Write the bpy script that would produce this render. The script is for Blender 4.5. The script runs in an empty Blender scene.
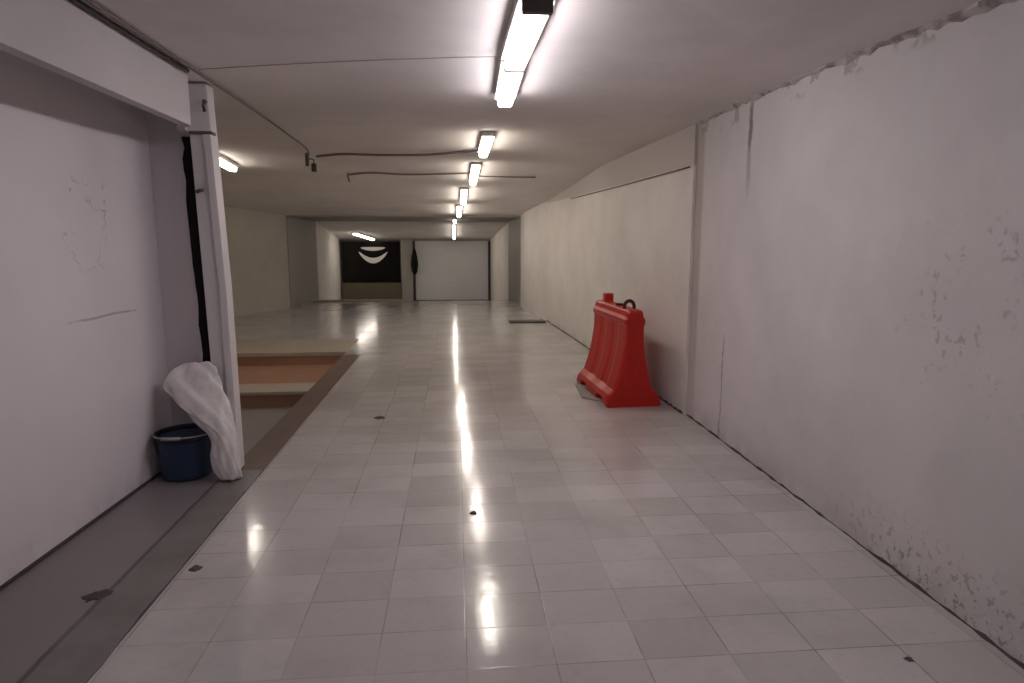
import bpy, bmesh, math, random
from mathutils import Vector, Matrix

random.seed(7)
scene = bpy.context.scene
COL = scene.collection

# ------------------------------------------------------------------ camera
CAM_H = 1.5
F_PX = 650.0
cam_data = bpy.data.cameras.new('camera')
cam = bpy.data.objects.new('camera', cam_data)
COL.objects.link(cam)
cam_data.sensor_fit = 'HORIZONTAL'
cam_data.sensor_width = 36.0
cam_data.lens = 36.0 * F_PX / 1024.0
cam_data.clip_start = 0.02
# the corridor axis (+Y) vanishes at pixel (455, 241); no roll
vx, vy = (455 - 512) / F_PX, (241 - 341.5) / F_PX
d = Vector((vx, vy, 1.0)).normalized()
u = Vector((0, -d.z, d.y)).normalized()
if u.y > 0:
    u = -u
xw = d.cross(u)
if xw.x < 0:
    xw = -xw
# rows xw,d,u express world axes in camera (x right, y down, z fwd); blender camera is x, -y, -z
right = Vector((xw.x, d.x, u.x))
down = Vector((xw.y, d.y, u.y))
fwd = Vector((xw.z, d.z, u.z))
M = Matrix((right, -down, -fwd)).transposed().to_4x4()
M.translation = Vector((0, 0, CAM_H))
cam.matrix_world = M
scene.camera = cam

# ------------------------------------------------------------------ world, exposure
world = bpy.data.worlds.new('world')
scene.world = world
world.use_nodes = True
wb = world.node_tree.nodes['Background']
wb.inputs[0].default_value = (1.0, 0.93, 0.9, 1)
wb.inputs[1].default_value = 0.004
scene.view_settings.view_transform = 'Standard'
scene.view_settings.look = 'None'
scene.view_settings.gamma = 1.0
scene.view_settings.use_curve_mapping = False
scene.view_settings.exposure = -0.32
COOL = (1.0, 0.93, 0.985)
WARM = (1.0, 0.90, 0.79)
P_NEAR = 34.0      # emission strength of the two near tubes
P_FAR = 30.0       # of the tubes further along
P_HALL = 23.0      # of the lamp in the side hall
P_RAMP = 15.0     # of the lamps over the ramp
P_FILL = 38.0     # of the unseen fill lamp added overhead, behind the viewer


# ------------------------------------------------------------------ node helpers
class N:
    """small helper around a material node tree"""
    def __init__(self, name, rough=0.6, spec=0.4):
        self.m = bpy.data.materials.new(name)
        self.m.use_nodes = True
        self.t = self.m.node_tree
        self.b = self.t.nodes['Principled BSDF']
        self.b.inputs['Roughness'].default_value = rough
        self.b.inputs['Specular IOR Level'].default_value = spec

    def new(self, typ, **kw):
        n = self.t.nodes.new(typ)
        for k, v in kw.items():
            setattr(n, k, v)
        return n

    def put(self, sock, v):
        if isinstance(v, bpy.types.NodeSocket):
            self.t.links.new(v, sock)
        elif isinstance(v, (tuple, list)):
            if len(v) == 3 and sock.type == 'RGBA':
                v = (*v, 1)
            sock.default_value = v
        else:
            sock.default_value = v

    def math(self, op, a, b=0.0, clamp=False):
        n = self.new('ShaderNodeMath', operation=op, use_clamp=clamp)
        self.put(n.inputs[0], a)
        self.put(n.inputs[1], b)
        return n.outputs[0]

    def pos(self):
        g = self.new('ShaderNodeNewGeometry')
        s = self.new('ShaderNodeSeparateXYZ')
        self.t.links.new(g.outputs['Position'], s.inputs[0])
        return g.outputs['Position'], s.outputs

    def noise(self, vec, scale, detail=4.0, rough=0.6, stretch=None):
        if stretch:
            mp = self.new('ShaderNodeMapping')
            self.put(mp.inputs['Vector'], vec)
            mp.inputs['Scale'].default_value = stretch
            vec = mp.outputs[0]
        n = self.new('ShaderNodeTexNoise')
        self.put(n.inputs['Vector'], vec)
        n.inputs['Scale'].default_value = scale
        n.inputs['Detail'].default_value = detail
        n.inputs['Roughness'].default_value = rough
        return n.outputs['Fac']

    def step(self, v, lo, hi):
        n = self.new('ShaderNodeMapRange', interpolation_type='SMOOTHSTEP')
        self.put(n.inputs['Value'], v)
        n.inputs['From Min'].default_value = lo
        n.inputs['From Max'].default_value = hi
        return n.outputs[0]

    def box(self, c, lo, hi, soft):
        """soft 0..1 mask for lo < c < hi"""
        a = self.step(c, lo - soft, lo + soft)
        b = self.math('SUBTRACT', 1.0, self.step(c, hi - soft, hi + soft))
        return self.math('MULTIPLY', a, b)

    def mul(self, *a):
        r = a[0]
        for x in a[1:]:
            r = self.math('MULTIPLY', r, x)
        return r

    def mix(self, fac, a, b, mode='MIX'):
        n = self.new('ShaderNodeMix', data_type='RGBA', blend_type=mode)
        self.put(n.inputs['Factor'], fac)
        self.put(n.inputs[6], a)
        self.put(n.inputs[7], b)
        return n.outputs[2]

    def color(self, c):
        self.put(self.b.inputs['Base Color'], c)

    def bump(self, h, strength=0.3, dist=0.01):
        n = self.new('ShaderNodeBump')
        n.inputs['Strength'].default_value = strength
        n.inputs['Distance'].default_value = dist
        self.put(n.inputs['Height'], h)
        self.t.links.new(n.outputs[0], self.b.inputs['Normal'])
        return n


def plaster(name, col, var=0.08, rough=0.75, scale=1.6):
    n = N(name, rough, 0.25)
    p, s = n.pos()
    f = n.noise(p, scale, 5, 0.65)
    dark = tuple(c * (1 - var * 2) for c in col)
    n.color(n.mix(n.step(f, 0.3, 0.7), dark, col))
    n.bump(n.noise(p, 9, 4), 0.12, 0.01)
    return n


def simple(name, col, rough=0.5, spec=0.4, var=0.12, scale=8.0, bump=0.0):
    n = N(name, rough, spec)
    p, s = n.pos()
    f = n.noise(p, scale, 3)
    n.color(n.mix(f, tuple(c * (1 - var) for c in col), tuple(min(1, c * (1 + var)) for c in col)))
    if bump:
        n.bump(f, bump, 0.01)
    return n


def emit(name, col, strength):
    n = N(name, 0.5, 0.2)
    n.color((0.9, 0.9, 0.9))
    n.b.inputs['Emission Color'].default_value = (*col, 1)
    n.b.inputs['Emission Strength'].default_value = strength
    return n.m


# ------------------------------------------------------------------ materials
WHITE = (0.60, 0.555, 0.545)
FARWHITE = (0.60, 0.565, 0.515)

# near right wall: off-white paint, peeling near the floor, scuffs, a rust streak and cracks
n = N('peeling_wall_paint', 0.7, 0.25)
p, s = n.pos()
X, Y, Z = s[0], s[1], s[2]
c = n.mix(n.step(n.noise(p, 1.1, 5), 0.3, 0.72), (0.56, 0.52, 0.515), (0.65, 0.605, 0.60))
pe = n.step(n.noise(p, 24, 5, 0.62), 0.545, 0.60)                  # flaking spots
zone_base = n.mul(n.math('SUBTRACT', 1.0, n.step(Z, 0.06, 0.34)),
                  n.math('SUBTRACT', 1.0, n.step(Y, 2.5, 3.4)))
patch = n.mul(n.box(Y, 2.05, 2.75, 0.18), n.box(Z, 0.88, 1.58, 0.14), n.step(n.noise(p, 5, 3), 0.47, 0.6))
m_sp = n.mul(pe, n.math('MAXIMUM', zone_base, n.mul(patch, 0.6)))
c = n.mix(n.mul(m_sp, 0.75), c, (0.24, 0.20, 0.19))
g = n.mul(n.math('SUBTRACT', 1.0, n.step(Z, 0.0, 0.22)), n.step(n.noise(p, 3.2, 4), 0.38, 0.62))
c = n.mix(n.mul(g, 0.35), c, (0.34, 0.30, 0.28))                    # grime by the floor
wob = n.math('ADD', Y, n.math('MULTIPLY', n.math('SUBTRACT', n.noise(p, 9, 4), 0.5), 0.05))
streak = n.mul(n.box(wob, 4.375, 4.435, 0.012), n.step(Z, 1.72, 2.0), 0.55)
c = n.mix(streak, c, (0.27, 0.21, 0.19))
core = n.mul(n.box(wob, 4.385, 4.425, 0.008), n.box(Z, 2.12, 2.40, 0.05), 0.65)
c = n.mix(core, c, (0.13, 0.09, 0.08))
edge = n.mul(n.box(wob, 5.22, 5.42, 0.03), n.step(Z, -0.5, 1.2), 0.6)
c = n.mix(edge, c, (0.33, 0.255, 0.225))                            # rusty edge where the near wall ends
crack = n.mul(n.box(n.math('ADD', Y, n.math('MULTIPLY', n.math('SUBTRACT', n.noise(p, 6, 5), 0.5), 0.12)), 4.66, 4.685, 0.006),
              n.math('SUBTRACT', 1.0, n.step(Z, 0.72, 0.85)), 0.55)
c = n.mix(crack, c, (0.2, 0.16, 0.15))
chip = n.mul(n.step(n.noise(p, 7, 3), 0.55, 0.62), n.step(Z, 2.30, 2.36), 0.6)
c = n.mix(chip, c, (0.30, 0.25, 0.24))
n.color(c)
n.bump(n.math('ADD', n.noise(p, 7, 5), n.math('MULTIPLY', m_sp, -0.6)), 0.22, 0.012)
M_WALLR = n.m

n = plaster('cream_wall_paint', (0.73, 0.69, 0.645), 0.05)
M_FAR = n.m
# same cream wall, the ceiling paint brought down over its top band
n = N('cream_wall_paint_banded', 0.75, 0.25)
p, s = n.pos()
c = n.mix(n.step(n.noise(p, 1.6, 5, 0.65), 0.3, 0.7), (0.66, 0.62, 0.58), (0.73, 0.69, 0.645))
lim = n.math('ADD', n.math('ADD', 2.045, n.math('MULTIPLY', s[1], 0.0105)), n.math('MULTIPLY', n.noise(p, 3, 3), 0.03))
c = n.mix(n.step(n.math('SUBTRACT', s[2], lim), -0.012, 0.02), c, (0.50, 0.455, 0.425))
gg = n.mul(n.math('SUBTRACT', 1.0, n.step(s[2], 0.0, 0.25)), n.step(n.noise(p, 3.2, 4), 0.4, 0.65), 0.3)
c = n.mix(gg, c, (0.36, 0.32, 0.27))
n.color(c)
n.bump(n.noise(p, 9, 4), 0.12, 0.01)
M_FARBAND = n.m
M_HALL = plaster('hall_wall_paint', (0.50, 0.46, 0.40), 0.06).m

# ceiling: painted slab with faint grey mottling
n = plaster('ceiling_paint', (0.78, 0.735, 0.71), 0.07, 0.8, 0.9)
M_CEIL = n.m

# left closed panel: white boards with pencil scribbles
n = N('white_panel_paint', 0.5, 0.3)
p, s = n.pos()
X, Y, Z = s[0], s[1], s[2]
c = n.mix(n.step(n.noise(p, 0.8, 4), 0.3, 0.7), (0.72, 0.668, 0.685), (0.78, 0.725, 0.745))
scr = n.mul(n.box(n.noise(p, 7, 2, 0.5), 0.492, 0.512, 0.006),
            n.box(Y, 3.52, 3.90, 0.07), n.box(Z, 1.36, 1.82, 0.06), n.step(n.noise(p, 4.5, 2), 0.42, 0.56))
c = n.mix(n.mul(scr, 0.6), c, (0.2, 0.18, 0.22))
ln = n.mul(n.box(n.math('ADD', Z, n.math('MULTIPLY', n.noise(p, 5, 2), 0.02)), 1.092, 1.103, 0.004),
           n.box(Y, 3.45, 4.12, 0.03), n.step(n.noise(p, 6, 2), 0.36, 0.55), 0.6)
c = n.mix(ln, c, (0.2, 0.17, 0.18))
gr = n.mul(n.math('SUBTRACT', 1.0, n.step(Z, 0.02, 0.18)), n.step(n.noise(p, 2.6, 4), 0.42, 0.66), 0.45)
c = n.mix(gr, c, (0.35, 0.31, 0.31))
n.color(c)
n.bump(n.noise(p, 3, 3), 0.05, 0.01)
M_PANEL = n.m
M_LINTEL = plaster('white_lintel_paint', (0.55, 0.51, 0.515), 0.04, 0.6).m

# glossy pale tiles, 32 x 24 cm, dark patchy joints
TW, TD, TX0, TY0 = 0.322, 0.243, 0.022, 2.105
n = N('pale_floor_tile', 0.16, 0.8)
p, s = n.pos()
X, Y, Z = s[0], s[1], s[2]
wx = n.math('DIVIDE', n.math('SUBTRACT', X, TX0), TW)
wy = n.math('DIVIDE', n.math('SUBTRACT', Y, TY0), TD)
cell = n.new('ShaderNodeCombineXYZ')
n.put(cell.inputs[0], n.math('FLOOR', wx))
n.put(cell.inputs[1], n.math('FLOOR', wy))
wn = n.new('ShaderNodeTexWhiteNoise', noise_dimensions='2D')
n.put(wn.inputs['Vector'], cell.outputs[0])
rnd = wn.outputs['Value']
fx = n.math('ABSOLUTE', n.math('SUBTRACT', n.math('FRACT', wx), 0.5))
fy = n.math('ABSOLUTE', n.math('SUBTRACT', n.math('FRACT', wy), 0.5))
jx = n.step(fx, 0.488, 0.496)
jy = n.step(fy, 0.485, 0.495)
joint = n.math('MAXIMUM', jx, jy)
c = n.mix(rnd, (0.47, 0.44, 0.42), (0.56, 0.525, 0.515))
c = n.mix(n.mul(n.step(n.noise(p, 1.3, 5), 0.42, 0.7), 0.4), c, (0.34, 0.31, 0.285))
c = n.mix(n.mul(n.step(n.noise(p, 26, 4), 0.5, 0.75), 0.25), c, (0.36, 0.33, 0.31))
jm = n.mul(joint, n.math('ADD', 0.18, n.math('MULTIPLY', n.step(n.noise(p, 2.1, 4), 0.42, 0.64), 0.55)))
c = n.mix(jm, c, (0.17, 0.145, 0.135))
n.color(c)
r = n.math('ADD', 0.105, n.math('MULTIPLY', n.step(n.noise(p, 2.4, 5), 0.35, 0.75), 0.06))
n.put(n.b.inputs['Roughness'], n.math('ADD', r, n.math('MULTIPLY', joint, 0.04)))
tilt = n.math('MULTIPLY', n.math('SUBTRACT', n.math('FRACT', wx), 0.5), n.math('SUBTRACT', rnd, 0.5))
h = n.math('ADD', n.math('MULTIPLY', n.noise(p, 2.2, 3), 0.5), n.math('MULTIPLY', joint, -0.05))
h = n.math('ADD', h, n.math('MULTIPLY', tilt, 0.22))
n.bump(n.math('ADD', h, n.math('MULTIPLY', n.noise(p, 13, 2), 0.14)), 0.2, 0.02)
M_TILE = n.m

# bare cement strip by the left panel, browner past the post
n = N('cement_screed', 0.42, 0.4)
p, s = n.pos()
X, Y, Z = s[0], s[1], s[2]
c = n.mix(n.step(n.noise(p, 2.2, 5), 0.3, 0.7), (0.155, 0.145, 0.135), (0.215, 0.20, 0.19))
c = n.mix(n.mul(n.box(n.math('ADD', X, n.math('MULTIPLY', n.noise(p, 4, 4), 0.02)), -1.510, -1.490, 0.005), 0.75, n.step(n.noise(p, 1.7, 2), 0.32, 0.5)), c, (0.05, 0.045, 0.045))
n.color(c)
n.bump(n.noise(p, 14, 4), 0.15, 0.01)
M_CEMENT = n.m
M_MAUVE = simple('smooth_mauve_screed', (0.215, 0.19, 0.195), 0.28, 0.45, 0.12, 2.2).m
M_BROWN = simple('brown_cement', (0.15, 0.105, 0.085), 0.55, 0.3, 0.2, 3).m  # strip past the post in a darker, browner cement
M_TERRA = simple('terracotta_step_tile', (0.36, 0.195, 0.125), 0.45, 0.35, 0.15, 4).m
M_CREAM = simple('cream_nosing', (0.42, 0.37, 0.30), 0.5, 0.3, 0.1, 4).m
M_PITFLOOR = simple('lower_landing_cement', (0.27, 0.235, 0.225), 0.5, 0.3, 0.15, 3).m
M_HALLFLOOR = simple('hall_floor_cement', (0.30, 0.275, 0.23), 0.22, 0.5, 0.15, 2).m

M_GRIME = simple('black_grime', (0.085, 0.07, 0.066), 0.9, 0.1, 0.4, 20).m
M_BLACK = simple('black_gap_and_bag', (0.012, 0.010, 0.010), 0.8, 0.15, 0.3, 10).m  # black of the unlit gap strip and the hanging bag
M_CABLE = simple('dull_cable_sheath', (0.16, 0.13, 0.12), 0.6, 0.3, 0.1, 10).m
M_FAINT = simple('whitewashed_cable', (0.36, 0.33, 0.32), 0.7, 0.2, 0.1, 10).m
M_DKCABLE = simple('dark_cable_sheath', (0.06, 0.048, 0.045), 0.6, 0.3, 0.1, 10).m
M_METAL = simple('painted_steel', (0.64, 0.60, 0.60), 0.45, 0.4, 0.06, 6).m
M_DKMETAL = simple('dark_steel', (0.10, 0.085, 0.08), 0.5, 0.4, 0.2, 12).m
M_HOUSING = simple('lamp_housing_white', (0.62, 0.60, 0.58), 0.4, 0.4, 0.04, 6).m
M_RED = simple('red_orange_plastic', (0.46, 0.016, 0.010), 0.40, 0.38, 0.12, 3, 0.06).m
M_DKRED = simple('scuffed_dark_red_plastic', (0.06, 0.014, 0.012), 0.6, 0.3, 0.3, 9).m
M_BLUE = simple('dark_blue_plastic', (0.022, 0.042, 0.085), 0.45, 0.4, 0.2, 5).m
M_BLUERIM = simple('black_bucket_rim', (0.012, 0.014, 0.02), 0.5, 0.4, 0.2, 5).m
M_WIRE = simple('grey_wire_handle', (0.33, 0.32, 0.32), 0.4, 0.5, 0.1, 8).m
M_SACK = N('white_woven_sack', 0.55, 0.35)
p, s = M_SACK.pos()
M_SACK.color(M_SACK.mix(M_SACK.step(M_SACK.noise(p, 5, 4), 0.35, 0.7), (0.68, 0.63, 0.62), (0.82, 0.77, 0.755)))
M_SACK.bump(M_SACK.noise(p, 11, 4), 0.5, 0.02)
M_SACK = M_SACK.m
M_SHUTTER = simple('grey_roller_steel', (0.68, 0.685, 0.69), 0.42, 0.45, 0.06, 1.2).m
M_DKFRAME = simple('dark_frame_paint', (0.07, 0.06, 0.055), 0.5, 0.3, 0.15, 5).m
M_GLASS = simple('black_gloss_panel', (0.004, 0.003, 0.003), 0.25, 0.25, 0.1, 2).m
M_PALEARC = simple('pale_arc', (0.70, 0.68, 0.66), 0.5, 0.3, 0.1, 3).m
M_COUNTER = simple('olive_brown_board', (0.13, 0.11, 0.075), 0.5, 0.3, 0.15, 3).m
M_GREYCOL = simple('grey_paint_and_beam_shade', (0.32, 0.30, 0.275), 0.6, 0.3, 0.1, 2).m  # grey paint; on beam and portal walls it carries their shade
M_BOXGREY = simple('grey_box_paint', (0.27, 0.245, 0.20), 0.5, 0.35, 0.08, 5).m
M_DIRT = simple('dark_dirt', (0.10, 0.085, 0.08), 0.9, 0.1, 0.4, 30).m
M_LITNEAR = emit('cool_tube_diffuser', COOL, P_NEAR)
M_LITFAR = emit('warm_tube_diffuser', WARM, P_FAR)
M_LITHALL = emit('hall_tube_diffuser', WARM, P_HALL)
M_LITRAMP = emit('ramp_tube_diffuser', WARM, P_RAMP)
M_LITFILL = emit('added_fill_diffuser', COOL, P_FILL)


# ------------------------------------------------------------------ mesh helpers
class MB:
    def __init__(self):
        self.bm = bmesh.new()

    def poly(self, pts):
        vs = [self.bm.verts.new(Vector(q)) for q in pts]
        return self.bm.faces.new(vs)

    def box(self, x0, x1, y0, y1, z0, z1, bev=0.0):
        r = bmesh.ops.create_cube(self.bm, size=1.0)
        for v in r['verts']:
            v.co = Vector(((x0 + x1) / 2 + v.co.x * (x1 - x0), (y0 + y1) / 2 + v.co.y * (y1 - y0), (z0 + z1) / 2 + v.co.z * (z1 - z0)))
        if bev:
            es = list({e for v in r['verts'] for e in v.link_edges})
            bmesh.ops.bevel(self.bm, geom=es, offset=bev, segments=2, affect='EDGES', profile=0.5)
        return self

    def prism(self, plan, z0, z1):
        """extrude an XY polygon; z0/z1 may be functions of (x, y)"""
        f0 = z0 if callable(z0) else (lambda x, y: z0)
        f1 = z1 if callable(z1) else (lambda x, y: z1)
        lo = [self.bm.verts.new((x, y, f0(x, y))) for x, y in plan]
        hi = [self.bm.verts.new((x, y, f1(x, y))) for x, y in plan]
        k = len(plan)
        self.bm.faces.new(lo[::-1])
        self.bm.faces.new(hi)
        for i in range(k):
            j = (i + 1) % k
            self.bm.faces.new((lo[i], lo[j], hi[j], hi[i]))
        return self

    def loft(self, rings, cap=True, closed=True):
        vv = [[self.bm.verts.new(Vector(q)) for q in r] for r in rings]
        k = len(rings[0])
        for a, b in zip(vv[:-1], vv[1:]):
            for i in range(k if closed else k - 1):
                j = (i + 1) % k
                self.bm.faces.new((a[i], a[j], b[j], b[i]))
        if cap:
            self.bm.faces.new(vv[0][::-1])
            self.bm.faces.new(vv[-1])
        return self

    def tube(self, pts, r, seg=8):
        pts = [Vector(q) for q in pts]
        rings = []
        for i, q in enumerate(pts):
            t = (pts[min(i + 1, len(pts) - 1)] - pts[max(i - 1, 0)]).normalized()
            a = t.cross(Vector((0, 0, 1)))
            if a.length < 0.05:
                a = t.cross(Vector((1, 0, 0)))
            a.normalize()
            b = t.cross(a).normalized()
            rr = r(i) if callable(r) else r
            rings.append([q + a * rr * math.cos(2 * math.pi * k / seg) + b * rr * math.sin(2 * math.pi * k / seg) for k in range(seg)])
        return self.loft(rings)

    def lathe(self, prof, cx=0, cy=0, seg=40):
        rings = [[(cx + r * math.cos(2 * math.pi * k / seg), cy + r * math.sin(2 * math.pi * k / seg), z) for k in range(seg)] for r, z in prof]
        return self.loft(rings, cap=False)

    def build(self, name, mat, parent=None, smooth=False, bevel=0.0, sub=0):
        bmesh.ops.recalc_face_normals(self.bm, faces=self.bm.faces[:])
        me = bpy.data.meshes.new(name)
        self.bm.to_mesh(me)
        self.bm.free()
        me.materials.append(mat)
        o = bpy.data.objects.new(name, me)
        COL.objects.link(o)
        if parent:
            o.parent = parent
        if smooth:
            for f in me.polygons:
                f.use_smooth = True
        if bevel:
            md = o.modifiers.new('bevel', 'BEVEL')
            md.width = bevel
            md.segments = 2
            md.limit_method = 'ANGLE'
        if sub:
            md = o.modifiers.new('sub', 'SUBSURF')
            md.levels = md.render_levels = sub
        return o


def struct(o):
    o['kind'] = 'structure'
    return o


def tag(o, label, cat, group=None):
    o['label'] = label
    o['category'] = cat
    if group:
        o['group'] = group
    return o


def empty(name, loc, label, cat, group=None, rz=0.0):
    o = bpy.data.objects.new(name, None)
    o.empty_display_size = 0.1
    COL.objects.link(o)
    o.location = loc
    o.rotation_euler = (0, 0, rz)
    return tag(o, label, cat, group)


def lerp_table(tab, y):
    if y <= tab[0][0]:
        return tab[0][1]
    for (a, va), (b, vb) in zip(tab[:-1], tab[1:]):
        if y <= b:
            return va + (vb - va) * (y - a) / (b - a)
    return tab[-1][1]


# ------------------------------------------------------------------ setting
CEIL = [(-4, 2.45), (8.4, 2.45), (15.0, 2.06), (18.4, 2.03), (24.2, 1.56)]
def ceil_z(y):
    return lerp_table(CEIL, y)

FLOOR = [(-4, 0.0), (16.6, 0.0), (24.2, -0.80)]
Y_END = 24.0

# floor: tiled corridor; the side hall joins it beyond the steps; a ramp leads down at the far end
b = MB()
b.prism([(-1.28, -4), (2.3, -4), (2.3, 16.6), (-1.28, 16.6)], -0.12, 0.0)
struct(b.build('floor', M_TILE))
b = MB()
b.prism([(-6.0, 8.95), (-1.50, 8.95), (-1.50, 8.7), (-1.28, 8.7), (-1.28, 16.6), (-6.0, 16.6)], -0.5, 0.0)
struct(b.build('floor_hall', M_TILE))
b = MB()
b.loft([[(-6, 16.6, 0), (2.3, 16.6, 0), (2.3, 16.6, -0.2), (-6, 16.6, -0.2)],
        [(-6, 24.6, -0.84), (2.3, 24.6, -0.84), (2.3, 24.6, -1.04), (-6, 24.6, -1.04)]])
struct(b.build('floor_ramp', M_TILE))

# cement strip left of the tiles (ragged edge against the tiles)
b = MB()
ys = [-4 + i * 0.16 for i in range(int((4.25 + 4) / 0.16) + 1)] + [4.25]
b.prism([(-1.525, y) for y in ys] + [(-1.28 + random.uniform(-0.012, 0.008), y) for y in reversed(ys)], -0.12, 0.004)
struct(b.build('trim_cement_strip', M_CEMENT))
b = MB()
b.prism([(-2.4, -4), (-1.50, -4), (-1.50, 4.6), (-2.4, 4.6)], -0.12, 0.003)
struct(b.build('floor_screed', M_MAUVE))
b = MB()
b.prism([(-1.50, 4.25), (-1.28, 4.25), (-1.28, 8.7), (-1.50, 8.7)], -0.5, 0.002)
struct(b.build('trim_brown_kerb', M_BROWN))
# lower landing with two steps up to the hall
b = MB()
b.prism([(-6.0, 4.5), (-1.5, 4.5), (-1.5, 7.3), (-6.0, 7.3)], -0.5, -0.34)
struct(b.build('floor_landing', M_PITFLOOR))
b = MB()
b.box(-6.0, -1.5, 7.3, 8.95, -0.5, -0.17)
struct(b.build('trim_step_lower', M_TERRA))
b = MB()
b.box(-6.0, -1.5, 7.27, 7.72, -0.2, -0.160, 0.008)
struct(b.build('trim_nosing_lower', M_CREAM))
b = MB()
b.box(-6.0, -1.5, 8.93, 8.95, -0.17, -0.03)
struct(b.build('trim_riser_upper', M_TERRA))
b = MB()
b.box(-6.0, -1.5, 8.92, 10.1, -0.05, 0.006, 0.004)
struct(b.build('trim_nosing_upper', M_CREAM))

# right wall, near (full height, slightly sagging top line) and far
b = MB()
b.prism([(2.0, -4), (2.3, -4), (2.3, 5.38), (2.0, 5.38)], -0.1, 2.5)
struct(b.build('wall_right', M_WALLR))
R_FAR = [(1.975, 5.38), (1.85, 9.2), (1.72, 12.2)]
b = MB()
b.prism(R_FAR + [(2.3, 12.2), (2.3, 5.38)], -0.1, 2.5)
struct(b.build('wall_right_far', M_FARBAND))
b = MB()
b.prism([(1.72, 12.2), (1.60, 13.1), (1.50, 14.2), (1.50, 15.0), (2.3, 15.0), (2.3, 12.2)], -0.1, 2.5)
struct(b.build('wall_right_pilaster', M_FAR))
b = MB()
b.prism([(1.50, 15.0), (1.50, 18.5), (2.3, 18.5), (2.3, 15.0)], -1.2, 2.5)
struct(b.build('wall_right_portal', M_GREYCOL))  # shade under the beam put into the wall grey
b = MB()
b.prism([(1.50, 18.5), (1.29, 24.2), (2.3, 24.2), (2.3, 18.5)], -1.2, 2.5)
struct(b.build('wall_right_ramp', M_FAR))

# ceiling: one slab following the profile, sagging a little over the near right wall
b = MB()
rows = []
ysc = [-4, -1, 1, 2.4, 3.1, 4.4, 5.4, 8.4, 15.0]
xs = [-6.2, -1.5, 0.6, 1.4, 2.3]
def sag(x, y):
    k = max(0.0, min(1.0, (x - 0.6) / 1.4))
    return lerp_table([(1, -0.14), (2.4, -0.08), (3.1, -0.04), (4.4, 0.0), (24, 0)], y) * k
for y in ysc:
    lo = [(x, y, ceil_z(y) + sag(x, y)) for x in xs]
    hi = [(x, y, 2.8) for x in reversed(xs)]
    rows.append(lo + hi)
b.loft(rows)
struct(b.build('ceiling', M_CEIL))
b = MB()
rows = [[(-6.2, y, ceil_z(y)), (2.3, y, ceil_z(y)), (2.3, y, 2.8), (-6.2, y, 2.8)] for y in (18.4, 18.8, 24.3)]
b.loft(rows)
struct(b.build('ceiling_ramp', M_CEIL))
# shallow beam across the far end of the level part, its shade put into a darker grey
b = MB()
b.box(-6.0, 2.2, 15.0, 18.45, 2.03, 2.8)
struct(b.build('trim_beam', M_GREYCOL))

# left: closed white panel, its return, lintel
b = MB()
b.prism([(-2.26, -4), (-1.925, 4.45), (-1.925, 4.6), (-2.5, 4.6), (-2.5, -4)], 0.0, 2.5)
struct(b.build('wall_left', M_PANEL))
b = MB()
b.box(-6.2, -1.665, 4.45, 4.6, -0.4, 2.5)
struct(b.build('wall_left_return', M_PANEL))
b = MB()
b.prism([(-1.50, -4), (-1.50, 4.02), (-1.56, 4.08), (-1.60, 4.20), (-1.61, 4.46), (-1.66, 4.46), (-1.65, 4.20), (-1.60, 4.06), (-1.56, 4.0), (-1.56, -4)], 2.155, 2.46)
struct(b.build('trim_lintel', M_LINTEL))
# dark foot line of the left panel
b = MB()
b.prism([(-2.262, -4), (-2.247, -4), (-1.914, 4.44), (-1.93, 4.44)], 0.0, 0.018)
struct(b.build('baseboard_left', M_GRIME))

# left hall walls
b = MB()
b.prism([(-5.2, 4.5), (-4.5, 13.0), (-3.72, 15.0), (-6.2, 15.0), (-6.2, 4.5)], -0.5, 2.5)
struct(b.build('wall_hall', M_HALL))
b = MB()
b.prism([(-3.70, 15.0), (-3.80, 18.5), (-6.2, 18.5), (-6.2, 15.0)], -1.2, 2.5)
struct(b.build('wall_left_portal', M_GREYCOL))  # darker grey here holds the shade below the beam
b = MB()
b.prism([(-3.80, 18.5), (-4.15, 24.2), (-6.2, 24.2), (-6.2, 18.5)], -1.2, 2.5)
struct(b.build('wall_left_ramp', M_FAR))
# end wall and the wall behind the viewer
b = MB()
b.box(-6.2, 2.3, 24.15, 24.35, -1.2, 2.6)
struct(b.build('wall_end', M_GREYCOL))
b = MB()
b.box(-2.6, 2.3, -4.2, -4.0, -0.2, 2.6)
struct(b.build('wall_back', M_LINTEL))

# ragged dark gap along the foot of the right wall
def ragged(pts, wmin, wmax, hmin, hmax, name):
    m = MB()
    rings = []
    for i, (x, y) in enumerate(pts):
        w = random.uniform(wmin, wmax)
        hh = random.uniform(hmin, hmax)
        rings.append([(x + 0.01, y, -0.01), (x - w, y, -0.01), (x - w * 0.8, y, hh * 0.6), (x - w * 0.3, y, hh), (x + 0.01, y, hh)])
    m.loft(rings)
    return struct(m.build(name, M_GRIME))
pts = [(2.0, 0.8 + i * 0.06) for i in range(77)]
ragged(pts, 0.003, 0.016, 0.002, 0.015, 'baseboard_right')
pts = []
for i in range(120):
    y = 5.40 + i * (12.2 - 5.40) / 119
    pts.append((lerp_table([(5.38, 1.975), (9.2, 1.85), (12.2, 1.72)], y), y))
ragged(pts, 0.004, 0.02, 0.004, 0.022, 'baseboard_right_far')
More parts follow.
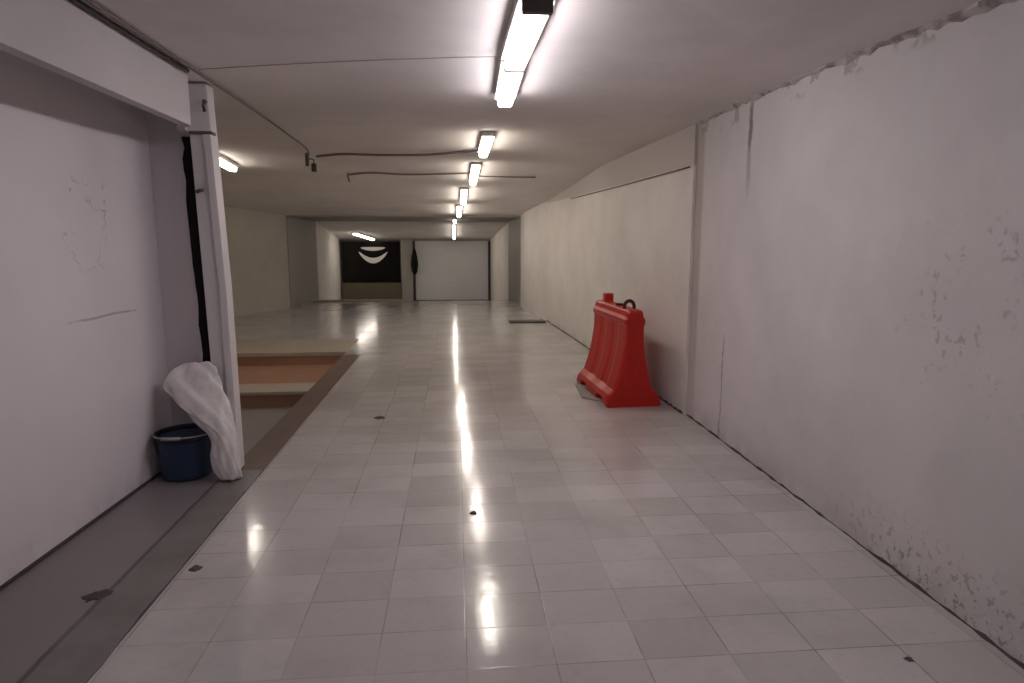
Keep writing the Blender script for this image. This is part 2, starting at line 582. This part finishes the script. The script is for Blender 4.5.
# broken plaster lumps along the top of the near right wall
b = MB()
rings = []
for i in range(60):
    y = 1.6 + i * (5.38 - 1.6) / 59
    z = ceil_z(y) + sag(2.0, y)
    w = random.uniform(0.01, 0.035) * (1.4 if random.random() < 0.25 else 0.8)
    hgt = random.uniform(0.008, 0.032)
    rings.append([(2.03, y, z + 0.03), (2.0 - w, y, z + 0.03), (2.0 - w, y, z - 0.002), (2.0 - w * 0.5, y, z - hgt * 0.6), (1.998, y, z - hgt), (2.03, y, z - hgt)])
b.loft(rings)
n = N('broken_plaster', 0.9, 0.1)
p, s = n.pos()
n.color(n.mix(n.step(n.noise(p, 6, 4), 0.45, 0.62), (0.47, 0.43, 0.415), (0.24, 0.20, 0.19)))
struct(b.build('trim_cornice', n.m))


# ------------------------------------------------------------------ things: water-filled barrier
def make_barrier():
    L = 1.12
    root = empty('road_barrier', (1.335 + 0.27, 5.66, 0.0), 'red orange plastic traffic barrier with flared foot standing against right wall', 'barrier', rz=math.radians(3.2))
    # half-profile (offset from centre, height)
    prof = [(0.245, 0.0), (0.262, 0.02), (0.262, 0.075), (0.235, 0.115), (0.19, 0.16), (0.145, 0.29), (0.110, 0.45),
            (0.088, 0.60), (0.084, 0.74), (0.098, 0.765), (0.098, 0.80), (0.080, 0.83), (0.072, 0.872), (0.060, 0.885)]
    stations = []
    npts = 43
    for i in range(npts):
        stations.append(i / (npts - 1) * L)
    rings = []
    for y in stations:
        # rib pattern: shallow upright channels in the sloping faces
        def rec(y):
            v = 0.0
            for cy in (0.34, 0.74):
                v = max(v, 1 - min(1, max(0, (abs(y - cy) - 0.06) / 0.06)))
            return v
        pocket = 1.0 if (0.14 < y < 0.33 or 0.72 < y < 0.91) else 0.0
        e = min(y, L - y)
        rnd_ = 1.0 - 0.10 * (1 - min(1, e / 0.04)) ** 2
        left, rightp = [], []
        for k, (w, z) in enumerate(prof):
            ww, zz = w * (rnd_ if z > 0.05 else 1.0), z
            if 4 <= k <= 8:
                ww -= 0.010 * rec(y)
            if pocket and k <= 2:
                zz = max(z, 0.068 + 0.004 * k)
                if k == 0:
                    zz = 0.066
            if z > 0.82:
                zz -= 0.02 * (1 - min(1, e / 0.05)) ** 2
            left.append((-ww, y, zz))
            rightp.append((ww, y, zz))
        rings.append(left + rightp[::-1])
    m = MB()
    m.loft(rings)
    m.build('body', M_RED, root, bevel=0.004)
    # male coupling lug near the far end
    m = MB()
    m.box(-0.045, 0.045, 0.83, 0.93, 0.86, 0.975, 0.012)
    m.box(-0.03, 0.03, 0.80, 0.96, 0.86, 0.90, 0.006)
    m.build('coupling_lug', M_RED, root)
    # upright loop near the facing end
    m = MB()
    ring = []
    for k in range(21):
        a = math.pi * (k / 20)
        ring.append((0.0 + 0.046 * math.cos(a), 0.20, 0.90 + 0.055 * math.sin(a)))
    pts_ = [(0.046, 0.20, 0.87)] + ring + [(-0.046, 0.20, 0.87)]
    m.tube(pts_, 0.017, 8)
    o = m.build('coupling_loop', M_DKRED, root, smooth=True)
    o['label'] = 'dark scuffed coupling loop'
    # filler cap between them
    m = MB()
    m.lathe([(0.0, 0.905), (0.032, 0.905), (0.036, 0.90), (0.036, 0.876)], 0, 0.50, 20)
    m.build('filler_cap', M_DKRED, root, smooth=False)
    # recessed end socket
    m = MB()
    m.box(-0.028, 0.028, -0.006, 0.01, 0.30, 0.72, 0.005)
    m.build('end_rib', M_RED, root)
    return root
make_barrier()

# flat grey sheet in place of the barrier foot's dark reflection
b = MB()
b.prism([(1.20, 6.05), (1.40, 5.80), (1.44, 6.45), (1.24, 6.62)], 0.0, 0.016)
tag(b.build('barrier_reflection', M_GREYCOL, bevel=0.004), 'thin grey sheet standing in for reflection of red barrier foot on floor', 'floor patch')


# ------------------------------------------------------------------ bucket and sack
def make_bucket():
    root = empty('bucket', (-1.745, 4.20, 0.004), 'dark blue plastic bucket with black rim standing in the corner by the white panel', 'bucket')
    m = MB()
    m.lathe([(0.0, 0.002), (0.138, 0.0), (0.146, 0.006), (0.150, 0.03), (0.160, 0.15), (0.169, 0.272), (0.171, 0.274),
             (0.168, 0.274), (0.156, 0.15), (0.144, 0.02), (0.0, 0.015)], 0, 0, 48)
    m.build('body', M_BLUE, root, smooth=True)
    m = MB()
    m.lathe([(0.168, 0.262), (0.174, 0.258), (0.178, 0.270), (0.177, 0.288), (0.173, 0.294), (0.167, 0.290), (0.164, 0.272), (0.168, 0.262)], 0, 0, 48)
    o = m.build('rim', M_BLUERIM, root, smooth=True)
    o['label'] = 'black rim'
    m = MB()
    pts_ = []
    for k in range(25):
        a = math.pi * k / 24
        pts_.append((0.176 * math.cos(a), -0.184 * math.sin(a), 0.283 + 0.012 * math.sin(a)))
    m.tube(pts_, 0.005, 8)
    bail = m.build('handle', M_WIRE, root, smooth=True)
    m = MB()
    gp = []
    for k in range(7):
        a = math.pi * (0.42 + 0.2 * k / 6)
        gp.append((0.186 * math.cos(a), -0.187 * math.sin(a), 0.283 + 0.012 * math.sin(a)))
    m.tube(gp, 0.011, 10)
    o = m.build('handle_grip', M_WIRE, bail, smooth=True)
    o['label'] = 'pale grey grip'
    for sx in (-1, 1):
        m = MB()
        m.box(sx * 0.170 - 0.008, sx * 0.170 + 0.008, -0.02, 0.02, 0.255, 0.295, 0.004)
        m.build('handle_ear', M_BLUERIM, root)
make_bucket()

def make_sack():
    # spine from the foot on the floor up and over the bucket to the top corner leaning on the wall
    spine = [(-1.430, 4.075, 0.008, 0.066, 0.045), (-1.450, 4.07, 0.09, 0.080, 0.058), (-1.460, 4.07, 0.18, 0.082, 0.060), (-1.457, 4.08, 0.26, 0.073, 0.060),
             (-1.479, 4.09, 0.325, 0.088, 0.060), (-1.525, 4.10, 0.40, 0.112, 0.064), (-1.570, 4.12, 0.46, 0.136, 0.064),
             (-1.615, 4.15, 0.525, 0.158, 0.058), (-1.655, 4.18, 0.59, 0.172, 0.048), (-1.675, 4.21, 0.65, 0.165, 0.036), (-1.665, 4.23, 0.70, 0.125, 0.022), (-1.645, 4.24, 0.73, 0.075, 0.010)]
    m = MB()
    seg = 40
    rings = []
    rs = random.Random(3)
    ph = [rs.uniform(0, 6.28) for _ in range(6)]
    fine = []
    for a, c_ in zip(spine[:-1], spine[1:]):
        for t in (0, 0.34, 0.67):
            fine.append(tuple(a[i] + (c_[i] - a[i]) * t for i in range(5)))
    fine.append(spine[-1])
    for j, (cx, cy, cz, w, dpt) in enumerate(fine):
        ring = []
        for k in range(seg):
            th = 2 * math.pi * k / seg
            wob = 1 + 0.05 * math.sin(3 * th + ph[0] + j * 0.35) + 0.06 * math.sin(7 * th + ph[1] - j * 0.5) + 0.05 * math.sin(11 * th + ph[2] + j * 0.8)
            rx, ry = w * wob, dpt * wob
            # cross-sections tilt with the lean
            tilt = 0.45 * min(1, max(0, (cz - 0.15) / 0.4))
            x = cx + rx * math.cos(th)
            z = cz + rx * math.cos(th) * tilt * 0.15 + 0.012 * math.sin(5 * th + ph[3] + j * 0.6) * (0 if j == 0 else 1)
            z = max(0.006, z)
            y = cy + ry * math.sin(th)
            ring.append((x, y, z))
        rings.append(ring)
    m.loft(rings)
    o = m.build('sack', M_SACK, smooth=True, sub=1)
    tag(o, 'crumpled white plastic sack slumped between the white post and the blue bucket', 'sack')
    return o
make_sack()

# ------------------------------------------------------------------ white post with fittings, black strip standing for the unlit gap
post = empty('door_post', (-1.505, 4.30, 0.0), 'white steel post standing at the end of the white panel', 'post')
m = MB()
m.loft([[(-0.055, -0.05, 0.004), (0.07, -0.05, 0.004), (0.07, 0.06, 0.004), (-0.055, 0.06, 0.004)],
        [(-0.075, -0.05, 1.2), (0.062, -0.05, 1.2), (0.062, 0.06, 1.2), (-0.075, 0.06, 1.2)],
        [(-0.10, -0.05, 2.44), (0.025, -0.05, 2.44), (0.025, 0.06, 2.44), (-0.10, 0.06, 2.44)]])
m.build('upright', M_METAL, post, bevel=0.006)
m = MB()
m.loft([[(0.028, -0.066, 0.01), (0.075, -0.066, 0.01), (0.075, -0.05, 0.01), (0.028, -0.05, 0.01)],
        [(0.022, -0.066, 1.2), (0.066, -0.066, 1.2), (0.066, -0.05, 1.2), (0.022, -0.05, 1.2)],
        [(-0.012, -0.066, 2.16), (0.034, -0.066, 2.16), (0.034, -0.05, 2.16), (-0.012, -0.05, 2.16)]])
m.build('cover_strip', M_METAL, post, bevel=0.003)
m = MB()
m.box(-0.09, 0.045, -0.075, 0.0, 2.140, 2.158, 0.003)
m.build('bracket', M_DKMETAL, post)
m = MB()
m.tube([(0.015, -0.06, 2.33), (0.018, -0.085, 2.33), (0.018, -0.10, 2.30), (0.016, -0.085, 2.27)], 0.012, 8)
m.build('hook', M_DKMETAL, post, smooth=True)
m = MB()
m.tube([(-0.07, -0.05, 1.80), (-0.065, -0.075, 1.80), (-0.04, -0.085, 1.805), (-0.03, -0.07, 1.81)], 0.011, 8)
m.build('latch', M_DKMETAL, post, smooth=True)

m = MB()
rings = []
rs = random.Random(11)
for i in range(30):
    z = 0.22 + i * (2.15 - 0.22) / 29
    w = 0.034 + rs.uniform(-0.006, 0.008)
    off = rs.uniform(-0.007, 0.007) + 0.02 * math.sin(z * 3.1)* 0.3
    x = -1.672 + off + 0.035 * (1.0 - (z - 0.25) / 1.9)
    rings.append([(x - w, 4.41, z), (x + w, 4.41, z), (x + w, 4.445, z), (x - w, 4.445, z)])
m.loft(rings)
tag(m.build('dark_gap_strip', M_BLACK), 'ragged black strip standing in for the unlit gap left of the white post', 'gap')


# ------------------------------------------------------------------ ceiling lamps
def make_lamp(y0, y1, x, mat, label, group, width=0.115, drop=0.09, x1=None, cap=0.0):
    """tube fitting along Y under the ceiling: housing, two end caps, lit diffuser"""
    x1 = x if x1 is None else x1
    yc, xc = (y0 + y1) / 2, (x + x1) / 2
    zc = ceil_z(yc)
    slope = (ceil_z(y1) - ceil_z(y0)) / (y1 - y0)
    ry = math.atan2(x1 - x, y1 - y0)
    root = empty('ceiling_lamp', (xc, yc, zc), label, 'lamp', group)
    root.rotation_euler = (math.atan(slope), 0, -ry)
    Lh = (y1 - y0) / 2
    w = width / 2
    m = MB()
    m.box(-w * 1.05, w * 1.05, -Lh, Lh, -0.042, -0.001, 0.004)
    m.build('housing', M_HOUSING, root)
    m = MB()
    rings = []
    prof = [(-w * 0.66, -0.0415), (-w * 0.72, -0.05), (-w * 0.72, -0.076), (-w * 0.55, -drop), (w * 0.55, -drop), (w * 0.72, -0.076), (w * 0.72, -0.05), (w * 0.66, -0.0415)]
    for yy in (-Lh + 0.006, Lh - 0.006):
        rings.append([(px_, yy, pz) for px_, pz in prof])
    m.loft(rings)
    m.build('diffuser', mat, root)
    for sy in (-1, 1):
        m = MB()
        dark = sy < 0 and cap > 0
        a, c_ = sorted((sy * (Lh + 0.012), sy * (Lh - 0.004)))
        if dark:
            m.box(-w * 0.85, w * 0.85, a, c_ + cap, -drop - 0.003, -0.002, 0.004)
        else:
            m.box(-w * 0.8, w * 0.8, a, c_, -0.045, -0.002, 0.004)
        o = m.build('end_cap', M_DKMETAL if dark else M_HOUSING, root)
        if dark:
            o['label'] = 'dark end cap'
    return root

make_lamp(2.62, 3.475, 0.325, M_LITNEAR, 'long white tube lamp nearest on the ceiling with dark end cap', None, 0.14, x1=0.315, cap=0.02)
make_lamp(3.50, 4.40, 0.315, M_LITNEAR, 'white tube lamp joined end to end behind the nearest ceiling lamp', None, 0.13, x1=0.335, cap=0.006)
row = [(5.9, 7.0, 0.305, 'warm tube lamp alone on the ceiling, first behind the joined near pair'),
       (8.15, 9.65, 0.27, 'warm tube lamp second behind the joined near pair, ceiling just beginning to slope'),
       (10.4, 12.0, 0.155, 'warm tube lamp third behind the joined near pair on sloping ceiling'),
       (12.7, 14.4, 0.09, 'warm tube lamp fourth behind the joined pair, in front of the far beam')]
for y0, y1, x, lab in row:
    make_lamp(y0, y1, x, M_LITFAR, lab, 'warm corridor lamps in a row')
for y0, y1, x, lab in [(16.2, 17.4, 0.0, 'small lamp just past the far beam in line with corridor lamps'),
                       (18.9, 23.2, -0.03, 'farthest lamp of the corridor row above the grey shutter')]:
    make_lamp(y0, y1, x, M_LITRAMP, lab, 'warm corridor lamps in a row', 0.10)
make_lamp(7.4, 8.6, -2.60, M_LITHALL, 'tube lamp on the hall ceiling right beside the white post', 'side hall lamps', x1=-2.74)
make_lamp(-0.75, 0.35, 0.32, M_LITFILL, 'unseen fill lamp added above the viewer, in line with the near pair', 'added fill lamp')
make_lamp(21.4, 23.6, -3.20, M_LITRAMP, 'far tube lamp on the ceiling just in front of the black panel', 'side hall lamps', 0.16, x1=-2.88)


# ------------------------------------------------------------------ cables and junction box
def cable(pts, r, mat, label, cat='cable'):
    m = MB()
    fine = []
    P = [Vector(q) for q in pts]
    for i in range(len(P) - 1):
        p0, p1, p2, p3 = P[max(0, i - 1)], P[i], P[i + 1], P[min(len(P) - 1, i + 2)]
        for k in range(6):
            t = k / 6
            fine.append(0.5 * ((2 * p1) + (p2 - p0) * t + (2 * p0 - 5 * p1 + 4 * p2 - p3) * t * t + (3 * p1 - p0 - 3 * p2 + p3) * t ** 3))
    fine.append(P[-1])
    m.tube(fine, r, 6)
    return tag(m.build('cable', mat, smooth=True), label, cat)

cz = lambda y, o=0.012: ceil_z(y) - o
cable([(-1.475, 0.5, cz(0.5)), (-1.475, 2.0, cz(2)), (-1.478, 3.0, cz(3, .015)), (-1.47, 3.95, cz(4, .014))], 0.011, M_DKCABLE, 'dark cable along the top edge of the white lintel')
cable([(-1.43, 0.5, cz(0.5)), (-1.425, 2.0, cz(2)), (-1.43, 3.0, cz(3)), (-1.43, 4.2, cz(4.2, .014)), (-1.44, 5.2, cz(5, .013)), (-1.46, 6.2, cz(6, .02)), (-1.50, 7.0, cz(7, .013)), (-1.56, 7.42, cz(7.4, .03))],
      0.008, M_CABLE, 'thin cable running over the ceiling from above the post to the hanging junction box')
cable([(-1.50, 7.5, cz(7.5, .035)), (-1.2, 7.4, cz(7.4, .02)), (-0.8, 7.32, cz(7.3, .035)), (-0.3, 7.25, cz(7.2, .035)), (0.1, 7.1, cz(7.1, .02)), (0.29, 6.88, cz(6.9, .03))],
      0.014, M_CABLE, 'cable crossing the ceiling from the junction box to the first warm lamp')
cable([(-1.40, 9.1, cz(9.1, .03)), (-1.1, 9.0, cz(9, .02)), (-0.6, 9.05, cz(9.05, .03)), (0.0, 9.0, cz(9, .02)), (0.21, 8.95, cz(9, .02))], 0.013, M_CABLE, 'cable crossing the ceiling to the second warm lamp')
cable([(0.31, 9.2, cz(9.2, .02)), (0.8, 9.3, cz(9.3, .014)), (1.14, 9.3, cz(9.3, .014))], 0.010, M_CABLE, 'short cable from the second warm lamp towards right wall')
cable([(-1.40, 3.92, cz(3.9, .012)), (-0.8, 3.75, cz(3.7, .010)), (-0.2, 3.6, cz(3.6, .012)), (0.24, 3.49, cz(3.5, .02))], 0.0028, M_FAINT, 'faint thin cable crossing the ceiling to the joined near lamps')
cable([(1.962, 5.44, 2.112), (1.924, 6.6, 2.118), (1.879, 8.0, 2.128), (1.840, 9.2, 2.14), (1.797, 10.2, 2.15)], 0.007, M_CABLE, 'thin cable clipped along the right wall high above the red barrier')
m = MB()
m.tube([(-1.42, 9.1, cz(9.1, .01)), (-1.42, 9.12, cz(9.1, .06)), (-1.40, 9.11, cz(9.1, .12))], 0.012, 6)
tag(m.build('wire_end', M_CABLE, smooth=True), 'loose wire end dangling at left tip of the second crossing cable', 'wire')
jb = empty('junction_box', (-1.60, 7.5, cz(7.5, 0.0)), 'small dark junction box hanging from the ceiling at the cable corner', 'junction box')
m = MB()
m.box(-0.018, 0.018, -0.02, 0.02, -0.14, -0.001, 0.005)
m.build('hanger', M_DKMETAL, jb)
m = MB()
m.box(0.045, 0.095, -0.03, 0.03, -0.20, -0.11, 0.008)
m.build('box', M_DKCABLE, jb)
m = MB()
m.tube([(0.0, 0, -0.08), (0.03, 0.0, -0.06), (0.07, 0, -0.07), (0.072, 0, -0.12)], 0.007, 6)
m.build('wire', M_DKCABLE, jb, smooth=True)


# ------------------------------------------------------------------ far end
def ramp_z(y):
    return lerp_table(FLOOR, y)
ZF = ramp_z(24.0)
# grey roller shutter
sh = empty('roller_shutter', (-0.1, 24.1, ZF), 'closed grey steel roller shutter at the far end of the corridor', 'shutter')
m = MB()
rings = []
x0, x1 = -1.36, 1.30
zt = 1.50 - ZF
N_SL = 24
prof = []
for i in range(N_SL):
    z0 = 0.12 + (zt - 0.12) * i / N_SL
    z1 = 0.12 + (zt - 0.12) * (i + 1) / N_SL
    prof += [(0.0, z0), (-0.006, z0 + (z1 - z0) * 0.3), (-0.006, z0 + (z1 - z0) * 0.7), (-0.002, z1 - 0.004)]
a = [(x0, y, z) for y, z in prof] + [(x0, 0.03, zt), (x0, 0.03, 0.12)]
c_ = [(x1, y, z) for y, z in prof] + [(x1, 0.03, zt), (x1, 0.03, 0.12)]
m.loft([a, c_])
m.build('curtain', M_SHUTTER, sh)
m = MB()
m.box(x0, x1, -0.03, 0.03, 0.012, 0.13, 0.01)
m.build('bottom_bar', M_DKFRAME, sh)
for xx in (x0 - 0.07, x1 + 0.0):
    m = MB()
    m.box(xx, xx + 0.08, -0.07, 0.045, 0.012, zt, 0.008)
    m.build('guide_rail', M_DKFRAME, sh)
m = MB()
m.box(x0 - 0.06, x1 + 0.08, -0.05, 0.045, zt, zt + 0.075, 0.01)
m.build('head_box', M_GREYCOL, sh)

# grey pillar between black panel and shutter
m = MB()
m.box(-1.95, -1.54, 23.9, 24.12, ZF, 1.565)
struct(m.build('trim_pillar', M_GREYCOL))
# dark bundle hanging on the pillar edge
m = MB()
rings = []
for z, w, dd in ((0.30, 0.05, 0.04), (0.42, 0.13, 0.07), (0.65, 0.17, 0.09), (0.9, 0.14, 0.08), (1.10, 0.09, 0.06), (1.24, 0.035, 0.03)):
    rings.append([(-1.46 + 0.75 * w * math.cos(2 * math.pi * k / 16) * (1 + 0.12 * math.sin(3 * k)), 23.80 + dd * math.sin(2 * math.pi * k / 16), z) for k in range(16)])
m.loft(rings)
tag(m.build('hanging_bag', M_BLACK, smooth=True), 'black bag hanging on the grey pillar beside the far shutter', 'bag')

# black gloss panel with two pale arcs
pn = empty('wall_panel', (-3.05, 24.08, 0.0), 'black glossy wall panel with pale curved bands at far left end', 'panel')
m = MB()
m.box(-1.02, 1.06, -0.05, 0.05, 0.02, 1.48, 0.01)
m.build('board', M_GLASS, pn)
def arc(cx, cz, w, hgt, th, name):
    q = MB()
    up, lo_ = [], []
    K = 20
    for k in range(K + 1):
        t = -1 + 2 * k / K
        z = cz + hgt * t * t
        tt = th * (1 - t * t) ** 0.6 + 0.004
        up.append((cx + w * t, z + tt / 2))
        lo_.append((cx + w * t, z - tt / 2))
    out = up + lo_[::-1]
    q.loft([[(x, -0.07, z) for x, z in out], [(x, -0.045, z) for x, z in out]])
    o = q.build(name, M_PALEARC, pn)
    return o
o = arc(0.10, 1.22, 0.44, 0.04, 0.13, 'upper_band')
o['label'] = 'pale flat upper band'
o = arc(0.10, 0.80, 0.52, 0.32, 0.19, 'lower_band')
o['label'] = 'pale curved lower band'
m = MB()
for q in ((-1.06, -1.02, 0.0, 1.52), (1.06, 1.10, 0.0, 1.52), (-1.06, 1.10, 1.48, 1.53)):
    m.box(q[0], q[1], -0.06, 0.05, q[2], q[3])
m.build('frame', M_DKFRAME, pn)
# board below it
m = MB()
m.box(-4.08, -1.96, 23.86, 24.12, ZF, 0.0, 0.01)
struct(m.build('trim_low_wall', M_COUNTER))

# low pale kerb at the head of the ramp, left side
m = MB()
m.box(-3.6, -1.15, 16.5, 16.62, 0.0, 0.045, 0.006)
struct(m.build('trim_ramp_kerb', M_CREAM))

# grey box on hall wall
bx = empty('electrical_box', (-4.555, 12.0, 1.06), 'narrow grey electrical box on the side hall wall', 'electrical box', rz=math.radians(4.7))
m = MB()
m.box(0.0, 0.10, -0.16, 0.16, 0.0, 0.62, 0.01)
m.build('case', M_BOXGREY, bx)
m = MB()
m.box(0.10, 0.112, -0.14, 0.14, 0.03, 0.59, 0.005)
m.build('door', M_BOXGREY, bx)

# dark strip on the floor beside the right wall, far
m = MB()
m.box(0.98, 1.66, 11.85, 12.15, 0.0, 0.03, 0.008)
tag(m.build('threshold_strip', M_DKMETAL), 'flat dark metal strip lying across the floor by the far right wall', 'strip')


# ------------------------------------------------------------------ small litter on floor
def clump(x, y, r, hgt, label, z=0.0, ang=0.0, asp=1.0):
    rs = random.Random(int(abs(x * 1000)) + 5)
    m = MB()
    seg = 14
    jag = [rs.uniform(0.65, 1.2) for _ in range(seg)]
    rings = []
    for f, hh in ((1.0, 0.0), (0.95, 0.35), (0.6, 0.85), (0.15, 1.0)):
        rg = []
        for k in range(seg):
            a_ = 2 * math.pi * k / seg
            ax, ay = r * f * jag[k] * math.cos(a_) * asp, r * f * jag[k] * math.sin(a_)
            rg.append((x + ax * math.cos(ang) - ay * math.sin(ang), y + ax * math.sin(ang) + ay * math.cos(ang), z + hgt * hh * rs.uniform(0.8, 1.1) if hh else z))
        rings.append(rg)
    m.loft(rings)
    return tag(m.build('dirt_clump', M_DIRT), label, 'litter')
clump(-0.66, 5.49, 0.045, 0.015, 'small dark dirt clump on the tiles mid corridor, farthest from viewer', asp=1.0)
clump(0.085, 3.44, 0.022, 0.014, 'dark dirt speck lying in the bright reflection of the lamps on tiles')
clump(-1.215, 2.93, 0.030, 0.012, 'dark flat dirt clump on the tiles near the left cement strip')
clump(-1.545, 2.72, 0.045, 0.010, 'dark torn scrap lying on the smooth screed by the left panel', z=0.003, ang=0.9, asp=1.3)
clump(1.62, 2.02, 0.016, 0.008, 'tiny dark speck on the tiles near the foot of the right wall')
